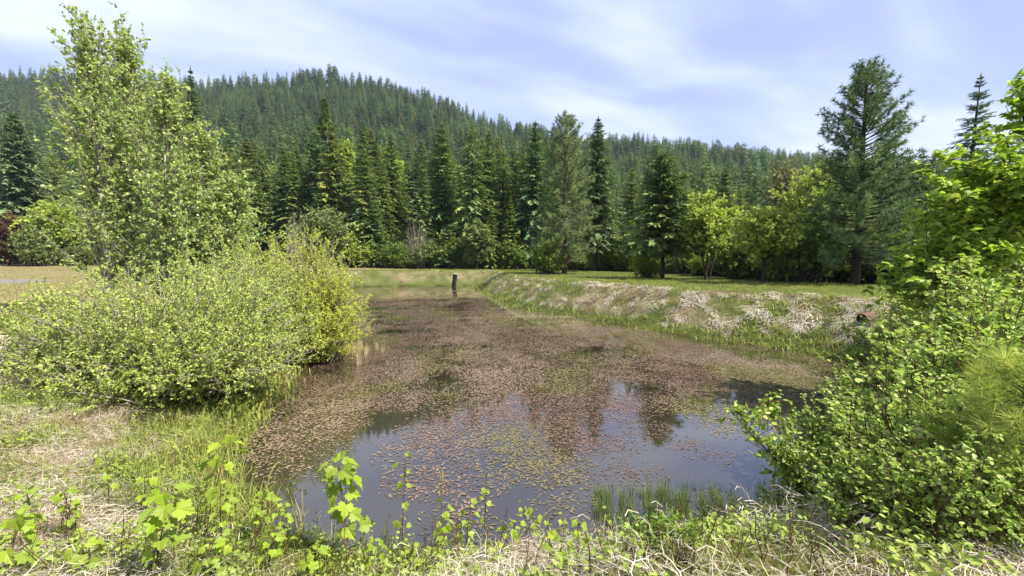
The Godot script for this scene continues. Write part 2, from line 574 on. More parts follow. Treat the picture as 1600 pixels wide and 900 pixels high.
func leaf_shapes() -> void:
	# outline of a five-lobed leaf with toothed edge, from one side of the stalk round to the other
	for p in [[0.0, 0.0], [-0.3, -0.14], [-0.36, 0.02], [-0.5, 0.12], [-0.44, 0.24], [-0.62, 0.44], [-0.46, 0.5], [-0.4, 0.62], [-0.24, 0.58], [-0.22, 0.8], [-0.1, 0.84], [0.0, 1.05]]:
		palm5.append(Vector2(p[0], p[1]))
	for k in range(palm5.size() - 2, -1, -1):
		palm5.append(Vector2(-palm5[k].x, palm5[k].y))
	var d := {}
	for tone in ["", "_lime", "_fresh"]:
		var col: Color = {"": Color(0.28, 0.39, 0.065), "_lime": Color(0.25, 0.34, 0.045), "_fresh": Color(0.25, 0.33, 0.085)}[tone]
		var mb := MB.new()
		mb.palm(Vector3.ZERO, Vector3(0, 0, -1), Vector3(1, 0, 0), Vector3(0, 1, 0), col, palm5)
		d["palm" + tone] = mb.done()
		mb = MB.new()
		mb.leaf6(Vector3.ZERO, Vector3(0, 0, -1), Vector3(0.5, 0, 0), Vector3(0, 0.22, 0), col)
		d["oval" + tone] = mb.done()
	M.leaf_meshes = d

# ---------------------------------------------------------------- sky
func make_sky() -> Sky:
	var w := 1536
	var h := 768
	var im := Image.create_empty(w, h, false, Image.FORMAT_RGBF)
	var n := FastNoiseLite.new()
	n.noise_type = FastNoiseLite.TYPE_SIMPLEX_SMOOTH
	n.fractal_octaves = 5; n.frequency = 0.5; n.seed = 12
	var n2 := FastNoiseLite.new()
	n2.noise_type = FastNoiseLite.TYPE_SIMPLEX_SMOOTH
	n2.fractal_octaves = 3; n2.frequency = 0.28; n2.seed = 31
	for j in h:
		var lat := (0.5 - (j + 0.5) / h) * PI
		var sl := sin(lat)
		if sl < -0.02:
			im.fill_rect(Rect2i(0, j, w, 1), Color(0.3, 0.33, 0.4))
			continue
		var up := maxf(sl, 0.0)
		var air := Color(0.16, 0.205, 0.365).lerp(Color(0.245, 0.29, 0.4), pow(1.0 - up, 3.0))
		for k in w:
			var lon := ((k + 0.5) / w - 0.5) * TAU
			var q := 1.0 / (up + 0.22)
			var x := sin(lon) * cos(lat) * q
			var z := cos(lon) * cos(lat) * q
			# thin high cloud drawn out in streaks that rise to the right
			var a := x * 0.9 + z * 0.43
			var b := -x * 0.43 + z * 0.9
			var warp := n2.get_noise_2d(x * 2.0, z * 2.0)
			var veil := n2.get_noise_2d(a * 0.9 + 3.0, b * 2.2) * 0.9 + n.get_noise_2d(a * 1.1 + warp * 0.8, b * 4.2 + warp) * 0.55
			var cl := smoothstep(-0.62, 0.45, veil + 0.25 * n.get_noise_2d(x * 2.6 + 8.0, z * 4.5)) * 0.97
			im.set_pixel(k, j, air.lerp(Color(0.355, 0.385, 0.455), cl))
	var s := Sky.new()
	var m := PanoramaSkyMaterial.new()
	m.panorama = ImageTexture.create_from_image(im)
	s.sky_material = m
	return s

func _ready() -> void:
	rng.seed = 20240517
	# ---- camera, sky, sun, exposure
	var cam := Camera3D.new()
	cam.position = EYE
	cam.rotation.x = -PITCH
	cam.fov = rad_to_deg(2.0 * atan(450.0 / F))
	cam.near = 0.05
	cam.far = 3000.0
	add_child(cam)
	var env := Environment.new()
	env.background_mode = Environment.BG_SKY
	env.sky = make_sky()
	env.tonemap_mode = Environment.TONE_MAPPER_LINEAR
	env.tonemap_exposure = 2.75
	env.fog_enabled = true
	env.fog_density = 0.00013
	env.fog_light_color = Color(0.72, 0.8, 0.92)
	env.sdfgi_enabled = true
	env.ssao_enabled = true
	env.ssil_enabled = true
	var we := WorldEnvironment.new()
	we.environment = env
	add_child(we)
	var sun := DirectionalLight3D.new()
	sun.light_energy = 1.5
	sun.light_angular_distance = 0.5
	sun.light_color = Color(1.0, 0.96, 0.89)
	sun.shadow_enabled = true
	sun.look_at_from_position(Vector3(0.72, 1.05, 0.3), Vector3.ZERO)
	add_child(sun)
	noise.noise_type = FastNoiseLite.TYPE_SIMPLEX_SMOOTH
	noise.fractal_octaves = 3; noise.frequency = 0.02; noise.seed = 3
	noise2.noise_type = FastNoiseLite.TYPE_SIMPLEX_SMOOTH
	noise2.fractal_octaves = 3; noise2.frequency = 0.02; noise2.seed = 9
	make_materials()
	leaf_shapes()
	make_shore()
	make_land()
	make_forest()
	make_middle_trees()
	make_left_bank()
	make_right_bank()
	make_pond_plants()
	make_ground_cover()
	make_herbs()
	make_near_plants()
	make_pipes()

const FIR := [Color(0.085, 0.135, 0.055), Color(0.098, 0.148, 0.066), Color(0.07, 0.12, 0.06), Color(0.125, 0.16, 0.058)]

func make_forest() -> void:
	var far := []
	var mid := []
	for k in 5:
		far.append(conifer(20.0, [3.4, 4.2, 3.6, 5.0, 4.4][k], {"cols": FIR, "levels": 26, "per": 7, "blades": 3, "spray": 0.55, "width": 0.26, "droop": [0.35, 0.25, 0.5, 0.1, 0.3][k], "start": 0.06, "power": [0.85, 0.8, 0.95, 0.5, 0.65][k], "thin": [0.0, 0.1, 0.0, 0.3, 0.2][k]}))
	for k in 5:
		mid.append(conifer(20.0, [3.4, 4.2, 3.6, 4.8, 4.3][k], {"thin": [0.0, 0.12, 0.05, 0.38, 0.25][k], "power": [0.85, 0.75, 0.9, 0.5, 0.6][k], "cols": FIR, "levels": 52, "per": 9, "blades": 8, "spray": 0.26, "width": 0.17, "droop": [0.3, 0.45, 0.2, 0.4, 0.35][k], "start": 0.06}))
	var spots := []
	var d := 60.0
	while d < 505.0:
		var step := 3.9 + d * 0.0055
		var x := -1.3 * d - 15.0
		while x < 1.3 * d + 15.0:
			var p := Vector2(x + rng.randf_range(-0.5, 0.5) * step, d + rng.randf_range(-0.5, 0.5) * step)
			x += step
			if p.y < 78.0 and p.x < -60.0: continue
			if noise2.get_noise_2d(p.x * 3.0, p.y * 3.0) < -0.36: continue
			spots.append(p)
		d += step
	spots.sort_custom(func(a, b): return a.y < b.y)
	var xs := [[], [], [], [], []]
	var cs := [[], [], [], [], []]
	var alone := 0
	for p: Vector2 in spots:
		var v := rng.randi() % 5
		var size := rng.randf_range(0.48, 1.12) * (1.0 + 0.25 * noise2.get_noise_2d(p.x * 2.0 + 500.0, p.y * 2.0)) * (1.0 if p.y > 85.0 else rng.randf_range(0.65, 1.0))
		if p.y < 85.0: size = clampf(size * 1.35, 0.6, 1.05) if p.x < 0.1 * p.y else minf(size, 0.62)
		var stretch := rng.randf_range(0.85, 1.15)
		var at := ground(p.x, p.y)
		var basis := Basis(Vector3.UP, rng.randf() * TAU).scaled_local(Vector3(size * stretch, size, size * stretch))
		if alone < 298 and absf(p.x) < p.y * 1.2:
			alone += 1
			var tone := rng.randi() % 4
			var hue: String = ["dark green", "dark green", "bluish green", "olive green"][tone]
			var t := thing("conifer_tree", at, hue + " conifer in the closed forest at the foot of the hill", "tree", hue + " conifers at the foot of the hill")
			t.transform = Transform3D(basis, at)
			part("trunk", mid[v][0], M.bark_dark, t)
			part("crown", mid[v][1], [M.needle_mid, M.needle_mid, M.needle_blue, M.needle_olive][tone], t)
			continue
		xs[v].append(Transform3D(basis, at))
		var k := rng.randf_range(0.62, 1.5)
		var warm := rng.randf_range(-0.16, 0.22)
		if rng.randf() < 0.02: warm = 0.55
		cs[v].append(Color(k * (1.0 + warm), k, k * (1.0 - warm * 0.5)))
	for v in 5:
		var both := MB.new()
		var a: Array = far[v][1].surface_get_arrays(0)
		both.v = a[Mesh.ARRAY_VERTEX]; both.c = a[Mesh.ARRAY_COLOR]; both.i = a[Mesh.ARRAY_INDEX]
		both.tri(Vector3(-0.25, -1.5, 0), Vector3(0.25, -1.5, 0), Vector3(0, 17, 0), Color(0.05, 0.04, 0.03))
		both.tri(Vector3(0, -1.5, -0.25), Vector3(0, -1.5, 0.25), Vector3(0, 17, 0), Color(0.05, 0.04, 0.03))
		many("hillside_forest", both.done(), M.needle, xs[v], cs[v], "mass of distant conifers covering the hillside up to the ridge", "forest")

func place(px: float, d: float) -> Vector3:
	return ground((px - 800.0) / F * d, d)
func tall(px: float, d: float, top: float) -> float:
	return at_depth(px, top, d).y - place(px, d).y

func make_middle_trees() -> void:
	var dark := [Color(0.07, 0.115, 0.05), Color(0.088, 0.13, 0.054)]
	var bright := [Color(0.1, 0.15, 0.04), Color(0.12, 0.165, 0.045), Color(0.08, 0.13, 0.04)]
	var blue := [Color(0.08, 0.125, 0.078), Color(0.095, 0.14, 0.085), Color(0.07, 0.112, 0.064)]
	var olive := [Color(0.092, 0.122, 0.046), Color(0.078, 0.11, 0.042)]
	# px, depth, top px, half width px, colours, label
	var firs := [
		[586, 57, 316, 34, dark, "short dense dark fir with branches to the grass behind the dam", 0.1, 0.7],
		[706, 56, 350, 34, dark, "low broad dark green young conifer behind the leaning pipe", 0.05, 0.55],
		[768, 55, 310, 21, bright, "slender bright green young conifer, left one of a pair behind the dam", 0.3, 0.8],
		[797, 56, 306, 23, bright, "slender bright green young conifer, right one of a pair behind the dam", 0.3, 0.8],
		[515, 78, 152, 52, dark, "very tall dark fir beside two bare grey snags", 0.5, 0.8],
		[581, 74, 204, 46, olive, "tall olive green fir rising above the short dense dark fir", 0.45, 0.8],
		[662, 76, 219, 44, blue, "tall grey green fir rising over bare grey brush", 0.4, 0.8],
		[706, 72, 228, 36, bright, "tall light green fir above the low broad young conifer", 0.4, 0.8],
		[930, 46, 183, 46, blue, "tall dark fir beside the silvery long-needled pine", 0.25, 0.75],
		[838, 62, 195, 36, dark, "tall narrow dark fir left of the silvery pine", 0.4, 0.8],
		[1035, 28, 236, 66, dark, "dark spreading conifer with a thick bare lower trunk on the dam", 0.25, 0.6],
		[1500, 33, 118, 62, blue, "tall thin-crowned conifer standing against the sky behind the maple", 0.2, 0.85],
		[1425, 36, 240, 50, dark, "dark conifer behind the big long-needled pine", 0.3, 0.8],
		[312, 62, 104, 42, dark, "tall dark conifer showing above the cottonwoods", 0.3, 0.8],
		[40, 72, 175, 60, blue, "tall bluish conifer behind the meadow", 0.4, 0.7],
		[395, 70, 215, 46, olive, "olive conifer showing between the cottonwoods and the tall firs", 0.4, 0.8],
		[985, 48, 262, 34, olive, "olive green conifer behind the spreading conifer", 0.3, 0.8],
		[1130, 52, 262, 38, dark, "dark conifer behind the pale green young trees", 0.3, 0.8],
		[450, 66, 235, 40, dark, "dark conifer above the yellow green willow", 0.3, 0.8],
	]
	for f in firs:
		var d: float = f[1]
		var H := tall(f[0], d, f[2])
		var R: float = f[3] / F * d
		var o := {"cols": f[4], "levels": int(clampf(H * 3.6, 26, 60)), "per": 9, "blades": 10, "spray": 0.24, "width": 0.16, "droop": f[6], "power": f[7], "start": 0.04, "limbs": true}
		if f[0] == 1035: o.merge({"start": 0.2, "levels": 44, "per": 8, "droop": 0.1, "thin": 0.12}, true)
		if f[0] == 1500: o.merge({"levels": 40, "per": 8, "thin": 0.08, "spray": 0.26, "width": 0.15}, true)
		if f[0] == 930: o.merge({"start": 0.16, "thin": 0.1}, true)
		var t := thing("fir_tree", place(f[0], d), f[5], "tree")
		var m := conifer(H, R, o)
		part("trunk", m[0], M.bark_dark, t)
		part("crown", m[1], M.needle_mid, t)
	# long-needled pines
	var t := thing("pine_tree", place(1337, 21.0), "big dark long-needled pine standing at the back of the dam", "tree")
	var m := pine(tall(1343, 21.0, 100), 2.75, {"cols": [Color(0.075, 0.125, 0.064), Color(0.09, 0.14, 0.066), Color(0.065, 0.108, 0.06)], "limbs": 240, "start": 0.1, "dense": 3.2, "needle": 0.25, "per_tuft": 15, "fat": 0.055, "power": 0.62, "low": -0.1})
	part("trunk", m[0], M.bark_dark, t)
	part("crown", m[1], M.needle_mid, t)
	t = thing("pine_tree", place(882, 38.0), "silvery green long-needled pine with a straight trunk behind the dam", "tree")
	m = pine(tall(882, 38.0, 180), 3.0, {"cols": [Color(0.13, 0.18, 0.09), Color(0.165, 0.215, 0.1), Color(0.1, 0.15, 0.085)], "limbs": 230, "start": 0.1, "dense": 2.6, "needle": 0.34, "per_tuft": 12, "fat": 0.07, "power": 0.5, "low": -0.25})
	part("trunk", m[0], M.bark_pine, t)
	part("crown", m[1], M.needle, t)
	# snags: dead trunks with bare limbs
	for q in [[518, 75, 194, "tall grey dead snag with bare drooping limbs beside the tallest fir"], [492, 74, 242, "thinner grey dead snag standing beside the taller snag"]]:
		var H := tall(q[0], q[1], q[2])
		var sn := thing("dead_tree", place(q[0], q[1]), q[3], "tree")
		var wb := MB.new()
		wb.tube([Vector3(0, -0.3, 0), Vector3(0.1, H * 0.5, 0), Vector3(0, H, 0)], 0.26, 0.06, 7)
		part("trunk", wb.done(), M.bark_grey, sn)
		wb = MB.new()
		for k in 60:
			var y := H * rng.randf_range(0.25, 0.93)
			var a := rng.randf() * TAU
			var l := rng.randf_range(0.6, 2.2) * (1.1 - y / H)
			var b := Vector3(0, y, 0)
			wb.tube([b, b + Vector3(cos(a) * l * 0.6, -0.05 * l, sin(a) * l * 0.6), b + Vector3(cos(a) * l, -0.45 * l, sin(a) * l)], 0.045, 0.012, 3)
		part("branches", wb.done(), M.bark_grey, sn)
	# broadleaved trees behind the dam
	var lime := [Color(0.3, 0.39, 0.07), Color(0.36, 0.43, 0.085), Color(0.25, 0.34, 0.06)]
	var sage := [Color(0.17, 0.22, 0.075), Color(0.21, 0.255, 0.095), Color(0.145, 0.19, 0.065)]
	var leafgreen := [Color(0.13, 0.2, 0.042), Color(0.17, 0.24, 0.05)]
	var spec := [
		# px, depth, top, half width px, colours, trunk, crown start, label
		[1102, 26, 300, 44, lime, 0.09, 0.25, "airy lime green young tree with a forked dark trunk", M.bark_dark],
		[1191, 22.5, 318, 54, lime, 0.11, 0.3, "round lime green young tree with a crooked dark trunk", M.bark_dark],
		[1216, 33, 246, 42, [Color(0.17, 0.17, 0.075), Color(0.14, 0.15, 0.06)], 0.12, 0.3, "thin brownish grey tree barely in leaf behind the lime green trees", M.bark_grey],
		[1258, 29, 262, 52, lime, 0.09, 0.2, "tall yellow green tree beside the big dark pine", M.bark_dark],
		[1155, 31, 325, 36, lime, 0.08, 0.15, "yellow green tree between the two lime green young trees", M.bark_dark],
		[1320, 30, 330, 42, sage, 0.08, 0.15, "pale green leafy tree directly behind the big pine trunk", M.bark_dark],
		[745, 53, 345, 26, sage, 0.08, 0.1, "small pale green tree between the low conifer and the slender pair", M.bark_grey],
		[541, 82, 213, 20, lime, 0.15, 0.5, "lime green treetop glowing among the dark firs beside the snags", M.bark_grey],
		[619, 80, 248, 18, lime, 0.15, 0.5, "small lime green treetop between two tall firs", M.bark_grey],
		[505, 52, 322, 42, sage, 0.1, 0.1, "greyish green tree behind the yellow green willow", M.bark_grey],
		[1290, 24, 330, 30, sage, 0.07, 0.2, "slim tree with several thin dark stems left of the big pine", M.bark_dark],
		[1395, 25, 350, 40, leafgreen, 0.08, 0.15, "dark leafy tree right of the big pine trunk", M.bark_dark],
		[90, 62, 318, 55, lime, 0.16, 0.05, "bright green broad leafy tree at the far edge of the meadow", M.bark_dark],
		[15, 60, 340, 34, [Color(0.11, 0.068, 0.042), Color(0.14, 0.085, 0.05)], 0.12, 0.02, "brown bushy tree at the far edge of the meadow", M.bark_dark],
	]
	for s in spec:
		var d: float = s[1]
		var H := tall(s[0], d, s[2])
		var R: float = s[3] / F * d
		var b := thing("leafy_tree", place(s[0], d), s[7], "tree")
		var c0: float = s[6] * H
		var trunks := [[Vector3(0, -0.2, 0), Vector3(R * 0.15, H * 0.92, 0), s[5]]]
		if s[0] in [1102, 1290]:
			trunks.append([Vector3(0.08, -0.2, 0), Vector3(-R * 0.4, H * 0.8, 0.2), s[5] * 0.7])
			trunks.append([Vector3(0.15, -0.2, 0.1), Vector3(R * 0.55, H * 0.7, -0.2), s[5] * 0.6])
		var cy := (c0 + H) * 0.5
		grow(b, {"trunks": trunks, "blobs": [[Vector3(0, cy, 0), Vector3(R, (H - c0) * 0.5, R), 0.7], [Vector3(R * 0.3, cy + (H - c0) * 0.12, 0), Vector3(R * 0.7, (H - c0) * 0.38, R * 0.7), 0.3]], "limbs": 150, "twigs": 6, "leaves": 8 if s[0] != 1216 else 3, "leaf": 0.012 * d * 0.55 + 0.02, "twig": R * 0.3, "cols": s[4], "bark": s[8], "limb_bark": M.bark_grey if s[0] == 1216 else M.bark_dark, "limb_r": 0.02, "mat": M.leaf, "leaf_width": 0.75})
	# bare brush
	for q in [[655, 57, 332, 30, "bare grey brush with a haze of thin twigs behind the dam"], [470, 50, 318, 22, "brownish bare brush above the yellow green willow"]]:
		var H := tall(q[0], q[1], q[2])
		var R: float = q[3] / F * q[1]
		var b := thing("bare_shrub", place(q[0], q[1]), q[4], "shrub")
		grow(b, {"blobs": [[Vector3(0, H * 0.6, 0), Vector3(R, H * 0.4, R), 1.0]], "limbs": 90, "twigs": 7, "leaves": 1, "leaf": 0.12, "twig": 0.9, "cols": sage, "limb_r": 0.025, "limb_bark": M.bark_grey, "foot": 0.5})
	# undergrowth: three shrubs built once, then copies along the edge of the wood
	var kinds := []
	var names := ["shrub with lime green leaves", "shrub with deep green leaves", "shrub with pale grey green leaves"]
	for k in 3:
		var b := thing("undergrowth_shrub", Vector3.ZERO, "", "shrub", "shrubs along the edge of the wood")
		grow(b, {"blobs": [[Vector3(0, 1.1, 0), Vector3(1.5, 1.1, 1.3), 0.7], [Vector3(0.6, 1.7, 0.2), Vector3(0.8, 0.8, 0.8), 0.3]], "limbs": 90, "twigs": 6, "leaves": 8, "leaf": 0.15, "leaf_width": 0.75, "twig": 0.45, "cols": [lime, leafgreen, sage][k], "foot": 0.4, "limb_r": 0.015, "limb_bark": M.bark_dark})
		kinds.append(b)
	var edge := [
		[1012, 30, 0, 1.0, "lime green bush at the foot of the spreading dark conifer"],
		[856, 37, 1, 1.2, "low deep green bush at the foot of the silvery pine"],
		[738, 57, 2, 2.2, "pale flowering-looking bush behind the leaning pipe"],
	]
	var first := [true, true, true]
	var group := ["lime green shrubs along the edge of the wood", "deep green shrubs along the edge of the wood", "grey green shrubs along the edge of the wood"]
	for k in 98:
		var px := 540.0 + (k if k < 50 else k - 58) * (15.6 if k < 50 else 21.0)
		var dd := lerpf(54.0, 23.0, smoothstep(830.0, 1260.0, px)) + rng.randf_range(0.0, 4.0) + (5.0 if k >= 58 else 0.0)
		if k >= 50 and k < 58:
			px = [60, 130, 1380, 1430, 1470, 1510, 1550, 1590][k - 50]
			dd = [58, 60, 23, 22, 24, 23, 24, 22][k - 50] as float
		edge.append([px + rng.randf_range(-8, 8), dd, [0, 0, 1, 2, 2, 1][rng.randi() % 6], rng.randf_range(0.8, 1.5) * (1.35 if dd > 40 else 0.95), ""])
	for e in edge:
		var k: int = e[2]
		var at := place(e[0], e[1])
		var label: String = e[4] if e[4] else ["lime green", "deep green", "pale grey green"][k] + " leafy shrub in the undergrowth along the edge of the wood"
		var sc := Vector3(1, rng.randf_range(0.85, 1.3), 1) * float(e[3])
		if first[k]:
			first[k] = false
			kinds[k].transform = Transform3D(Basis(Vector3.UP, rng.randf() * TAU).scaled_local(sc), at)
			tag(kinds[k], label, "shrub", "" if e[4] else group[k])
			if e[4]: kinds[k].remove_meta("group")
		else:
			copy_thing(kinds[k], "undergrowth_shrub", at, rng.randf() * TAU, sc, label, "" if e[4] else group[k])

func make_left_bank() -> void:
	var cot := [Color(0.29, 0.4, 0.1), Color(0.36, 0.46, 0.13), Color(0.24, 0.35, 0.08), Color(0.47, 0.54, 0.25)]
	# cottonwoods: px of foot, depth, px and py of top, trunk radius, crown radius, label
	for q in [
		[172, 12.5, 132, 8, 0.085, 1.25, "tallest young cottonwood with a white trunk behind the willow bush", 0.22],
		[215, 13.5, 196, 22, 0.07, 1.0, "slim cottonwood growing beside the tallest cottonwood", 0.25],
		[252, 12.2, 262, 105, 0.06, 1.15, "middle-sized cottonwood with a thin white trunk above the willow bush", 0.15],
		[300, 13.2, 325, 190, 0.055, 1.1, "shorter cottonwood on the pond side of the clump", 0.12],
		[352, 13.8, 372, 262, 0.05, 1.1, "lowest cottonwood of the clump, beside the yellow green willow", 0.1],
	]:
		var at := place(q[0], q[1])
		var top := at_depth(q[2], q[3], q[1]) - at
		var t := thing("cottonwood_tree", at, q[6], "tree")
		var R: float = q[5]
		var H := top.y
		var up := top.normalized()
		grow(t, {"trunks": [[Vector3(0, -0.2, 0), top * 0.95, q[4] * 1.25]], "blobs": [[top * 0.42, Vector3(R * 1.4, H * 0.32, R * 1.25), 0.45], [top * 0.68, Vector3(R * 1.05, H * 0.24, R), 0.33], [top * 0.9, Vector3(R * 0.55, H * 0.12, R * 0.55), 0.25]],
			"limbs": int(32 * H), "twigs": 6, "leaves": 9, "leaf": 0.08, "leaf_width": 0.78, "twig": 0.3, "cols": cot, "bark": M.bark_pale, "limb_bark": M.bark_grey, "limb_r": 0.009, "lift": -0.06, "flat": 0.25, "hang": -0.6, "alone": 260, "kind": "oval", "mesh": "_fresh", "bare": 0.3, "shell": 0.55, "mat": M.leaf})
	# willows
	var wil := [Color(0.3, 0.385, 0.08), Color(0.355, 0.435, 0.1), Color(0.24, 0.32, 0.062), Color(0.41, 0.475, 0.14)]
	var yel := [Color(0.44, 0.5, 0.07), Color(0.52, 0.56, 0.1), Color(0.37, 0.45, 0.065)]
	var spec := [
		[258, 8.2, 396, 2.75, wil, 560, "big rounded grey green willow bush at the water's edge", 0.075, M.leaf_soft],
		[462, 12.0, 345, 1.9, yel, 520, "yellow green willow bush leaning over the pond", 0.075, M.leaf],
		[372, 10.8, 352, 1.8, wil, 360, "upright willow between the big bush and the yellow green willow", 0.08, M.leaf_soft],
	]
	for s in spec:
		var at := place(s[0], s[1])
		at.y = maxf(at.y, 0.05)
		var H := at_depth(s[0], s[2], s[1]).y - at.y
		var R: float = s[3]
		var t := thing("willow_shrub", at, s[6], "shrub")
		grow(t, {"blobs": [[Vector3(0, H * 0.48, 0), Vector3(R, H * 0.5, R * 0.8), 0.45], [Vector3(R * 0.5, H * 0.34, R * 0.2), Vector3(R * 0.7, H * 0.36, R * 0.6), 0.25], [Vector3(-R * 0.4, H * 0.42, 0.1), Vector3(R * 0.65, H * 0.42, R * 0.6), 0.1], [Vector3(0.1, H * 0.2, R * 0.32), Vector3(R * 0.9, H * 0.22, R * 0.55), 0.2]],
			"limbs": int(s[5] * 1.35), "twigs": 10, "leaves": 17, "leaf": s[7] * 0.74, "leaf_width": 0.5, "twig": 0.34, "twig_up": 0.55, "cols": s[4], "foot": R * 0.16, "foot_follow": 0.3, "limb_r": 0.011, "limb_bark": M.bark_grey, "shell": 0.3, "hang": 0.1, "flat": 0.4, "mat": s[8], "bare": 0.35, "kind": "kite"})

func make_right_bank() -> void:
	var map := [Color(0.25, 0.38, 0.045), Color(0.3, 0.43, 0.05), Color(0.2, 0.32, 0.04), Color(0.38, 0.48, 0.08)]
	# maple: stems rise from the bank beyond the edge of the frame and arch to the left
	var at := place(1640, 8.2)
	var t := thing("maple_tree", at, "bright green maple with drooping lobed leaves arching over the bank", "tree")
	var a := at_depth(1600, 130, 7.6) - at
	var b := at_depth(1500, 330, 7.4) - at
	var c := at_depth(1570, 250, 7.0) - at
	var e := at_depth(1445, 425, 7.2) - at
	grow(t, {"trunks": [[Vector3(0, -0.2, 0), a, 0.06], [Vector3(-0.15, -0.2, 0.1), b, 0.045], [Vector3(0, -0.2, 0.2), c, 0.05], [Vector3(-0.1, -0.2, 0.1), e, 0.035], [Vector3(0.4, -0.2, 0), Vector3(0.9, 4.8, 0.4), 0.06]],
		"blobs": [[a + Vector3(0.2, -0.2, 0), Vector3(0.95, 0.85, 0.7), 0.13], [c + Vector3(0, -0.5, 0), Vector3(1.2, 0.9, 0.9), 0.3], [b + Vector3(0.1, -0.2, 0), Vector3(0.95, 0.75, 0.8), 0.25], [e + Vector3(0.3, -0.1, 0), Vector3(1.25, 0.6, 0.8), 0.25], [Vector3(0.9, 3.2, 0.4), Vector3(1.0, 1.6, 1.0), 0.1]],
		"limbs": 190, "twigs": 7, "leaves": 6, "leaf": 0.105, "twig": 0.32, "cols": map, "bark": M.bark_dark, "limb_bark": M.bark_dark, "limb_r": 0.009, "kind": "palm", "flat": 1.5, "hang": -0.5, "alone": 290, "bare": 0.35, "shell": 0.5, "lift": 0.02})
	# snowberry-like shrubs on the slope: three built, the rest copies
	var ov := [Color(0.25, 0.37, 0.065), Color(0.31, 0.43, 0.08), Color(0.2, 0.31, 0.055), Color(0.42, 0.5, 0.17)]
	var kinds := []
	for k in 3:
		var s := thing("oval_leaf_shrub", Vector3.ZERO, "", "shrub")
		grow(s, {"blobs": [[Vector3(0, 0.6, 0), Vector3(0.75, 0.55, 0.68), 0.62], [Vector3(-0.3, 0.95, 0.1), Vector3(0.35, 0.5, 0.35), 0.2], [Vector3(0.3, 1.05, -0.1), Vector3(0.28, 0.5, 0.28), 0.18]], "limbs": 80, "twigs": 6, "leaves": 7, "leaf": 0.062, "leaf_width": 0.72, "twig": 0.22, "cols": ov, "foot": 0.16, "limb_r": 0.008, "kind": "oval", "alone": 130, "flat": 1.1, "bare": 0.25, "shell": 0.4, "limb_bark": M.twig})
		kinds.append(s)
	var spots := []
	# px, py of the foot on the slope, size, label
	for q in [[1420, 520, 1.1], [1480, 520, 1.25], [1550, 525, 1.3], [1400, 560, 1.05], [1460, 570, 1.2], [1540, 580, 1.25], [1370, 620, 1.05], [1440, 630, 1.15], [1520, 640, 1.2], [1590, 640, 1.1], [1345, 690, 0.9], [1410, 700, 1.0], [1480, 710, 1.05], [1560, 720, 1.0], [1300, 750, 0.75], [1360, 770, 0.75], [1430, 780, 0.8], [1500, 790, 0.75], [1270, 800, 0.55], [1580, 800, 0.7], [1570, 600, 1.0], [1500, 680, 0.9], [1545, 750, 0.75], [1470, 830, 0.55], [1560, 850, 0.5], [1340, 830, 0.5], [1440, 850, 0.45]]:
		spots.append(q)
	for k in spots.size():
		var q: Array = spots[k]
		var p := hit(q[0], q[1])
		p.y = maxf(height(p.x, -p.z), 0.0) - 0.03
		var sc := Vector3.ONE * float(q[2]) * rng.randf_range(0.92, 1.08)
		var label := "dense green shrub with small oval leaves in the thicket on the right bank"
		var only := {0: "oval-leaved green shrub growing beside the rusty culvert pipe", 3: "oval-leaved green shrub below the rusty culvert pipe at the corner of the pond", 2: "oval-leaved green shrub directly under the maple", 18: "low oval-leaved shrub at the foot of the leaning saplings", 9: "oval-leaved green shrub behind the young long-needled pine", 26: "smallest oval-leaved shrub standing in dead grass"}
		if only.has(k): label = only[k]
		if k < 3:
			kinds[k].transform = Transform3D(Basis(Vector3.UP, rng.randf() * TAU).scaled_local(sc), p)
			tag(kinds[k], label, "shrub", "oval-leaved shrubs on the right bank")
			if only.has(k): kinds[k].remove_meta("group")
		else:
			copy_thing(kinds[k % 3], "oval_leaf_shrub", p, rng.randf() * TAU, sc, label, "" if only.has(k) else "oval-leaved shrubs on the right bank")
	# a leaning sapling over the water
	for q in [[1290, 790, 1140, 640, "thin leaning sapling with small leaves reaching over the water", 0.014], [1275, 770, 1195, 632, "shorter sapling beside the leaning one over the water", 0.012], [1265, 800, 1215, 700, "low leafy sapling at the foot of the leaning saplings", 0.012]]:
		var p := hit(q[0], q[1])
		p.y = maxf(height(p.x, -p.z), 0.0)
		var top := at_depth(q[2], q[3], -p.z) - p
		var s := thing("sapling", p, q[4], "sapling")
		grow(s, {"trunks": [[Vector3(0, -0.1, 0), top, q[5]]], "blobs": [[top * 0.55, Vector3(0.22, top.length() * 0.42, 0.22), 0.6], [top * 0.9, Vector3(0.14, 0.2, 0.14), 0.4]], "limbs": 26, "twigs": 3, "leaves": 5, "leaf": 0.06, "leaf_width": 0.6, "twig": 0.12, "cols": ov, "bark": M.twig, "limb_r": 0.005, "kind": "oval", "alone": 100, "bare": 0.3, "mat": M.leaf})
	# young long-needled pine at the edge of the frame
	var pp := ground(3.2, 2.55)
	var yp := thing("young_pine", pp, "young long-needled pine with soft green boughs at the edge of the thicket", "tree")
	var pm := pine(1.0, 0.46, {"girth": 0.004, "tip": 0.006, "limb_r": 0.003, "cols": [Color(0.24, 0.32, 0.07), Color(0.29, 0.36, 0.09)], "limbs": 70, "start": 0.05, "dense": 3.2, "needle": 0.13, "per_tuft": 34, "fat": 0.014, "power": 0.5, "low": 0.1})
	part("trunk", pm[0], M.bark, yp)
	part("needles", pm[1], M.needle, yp)

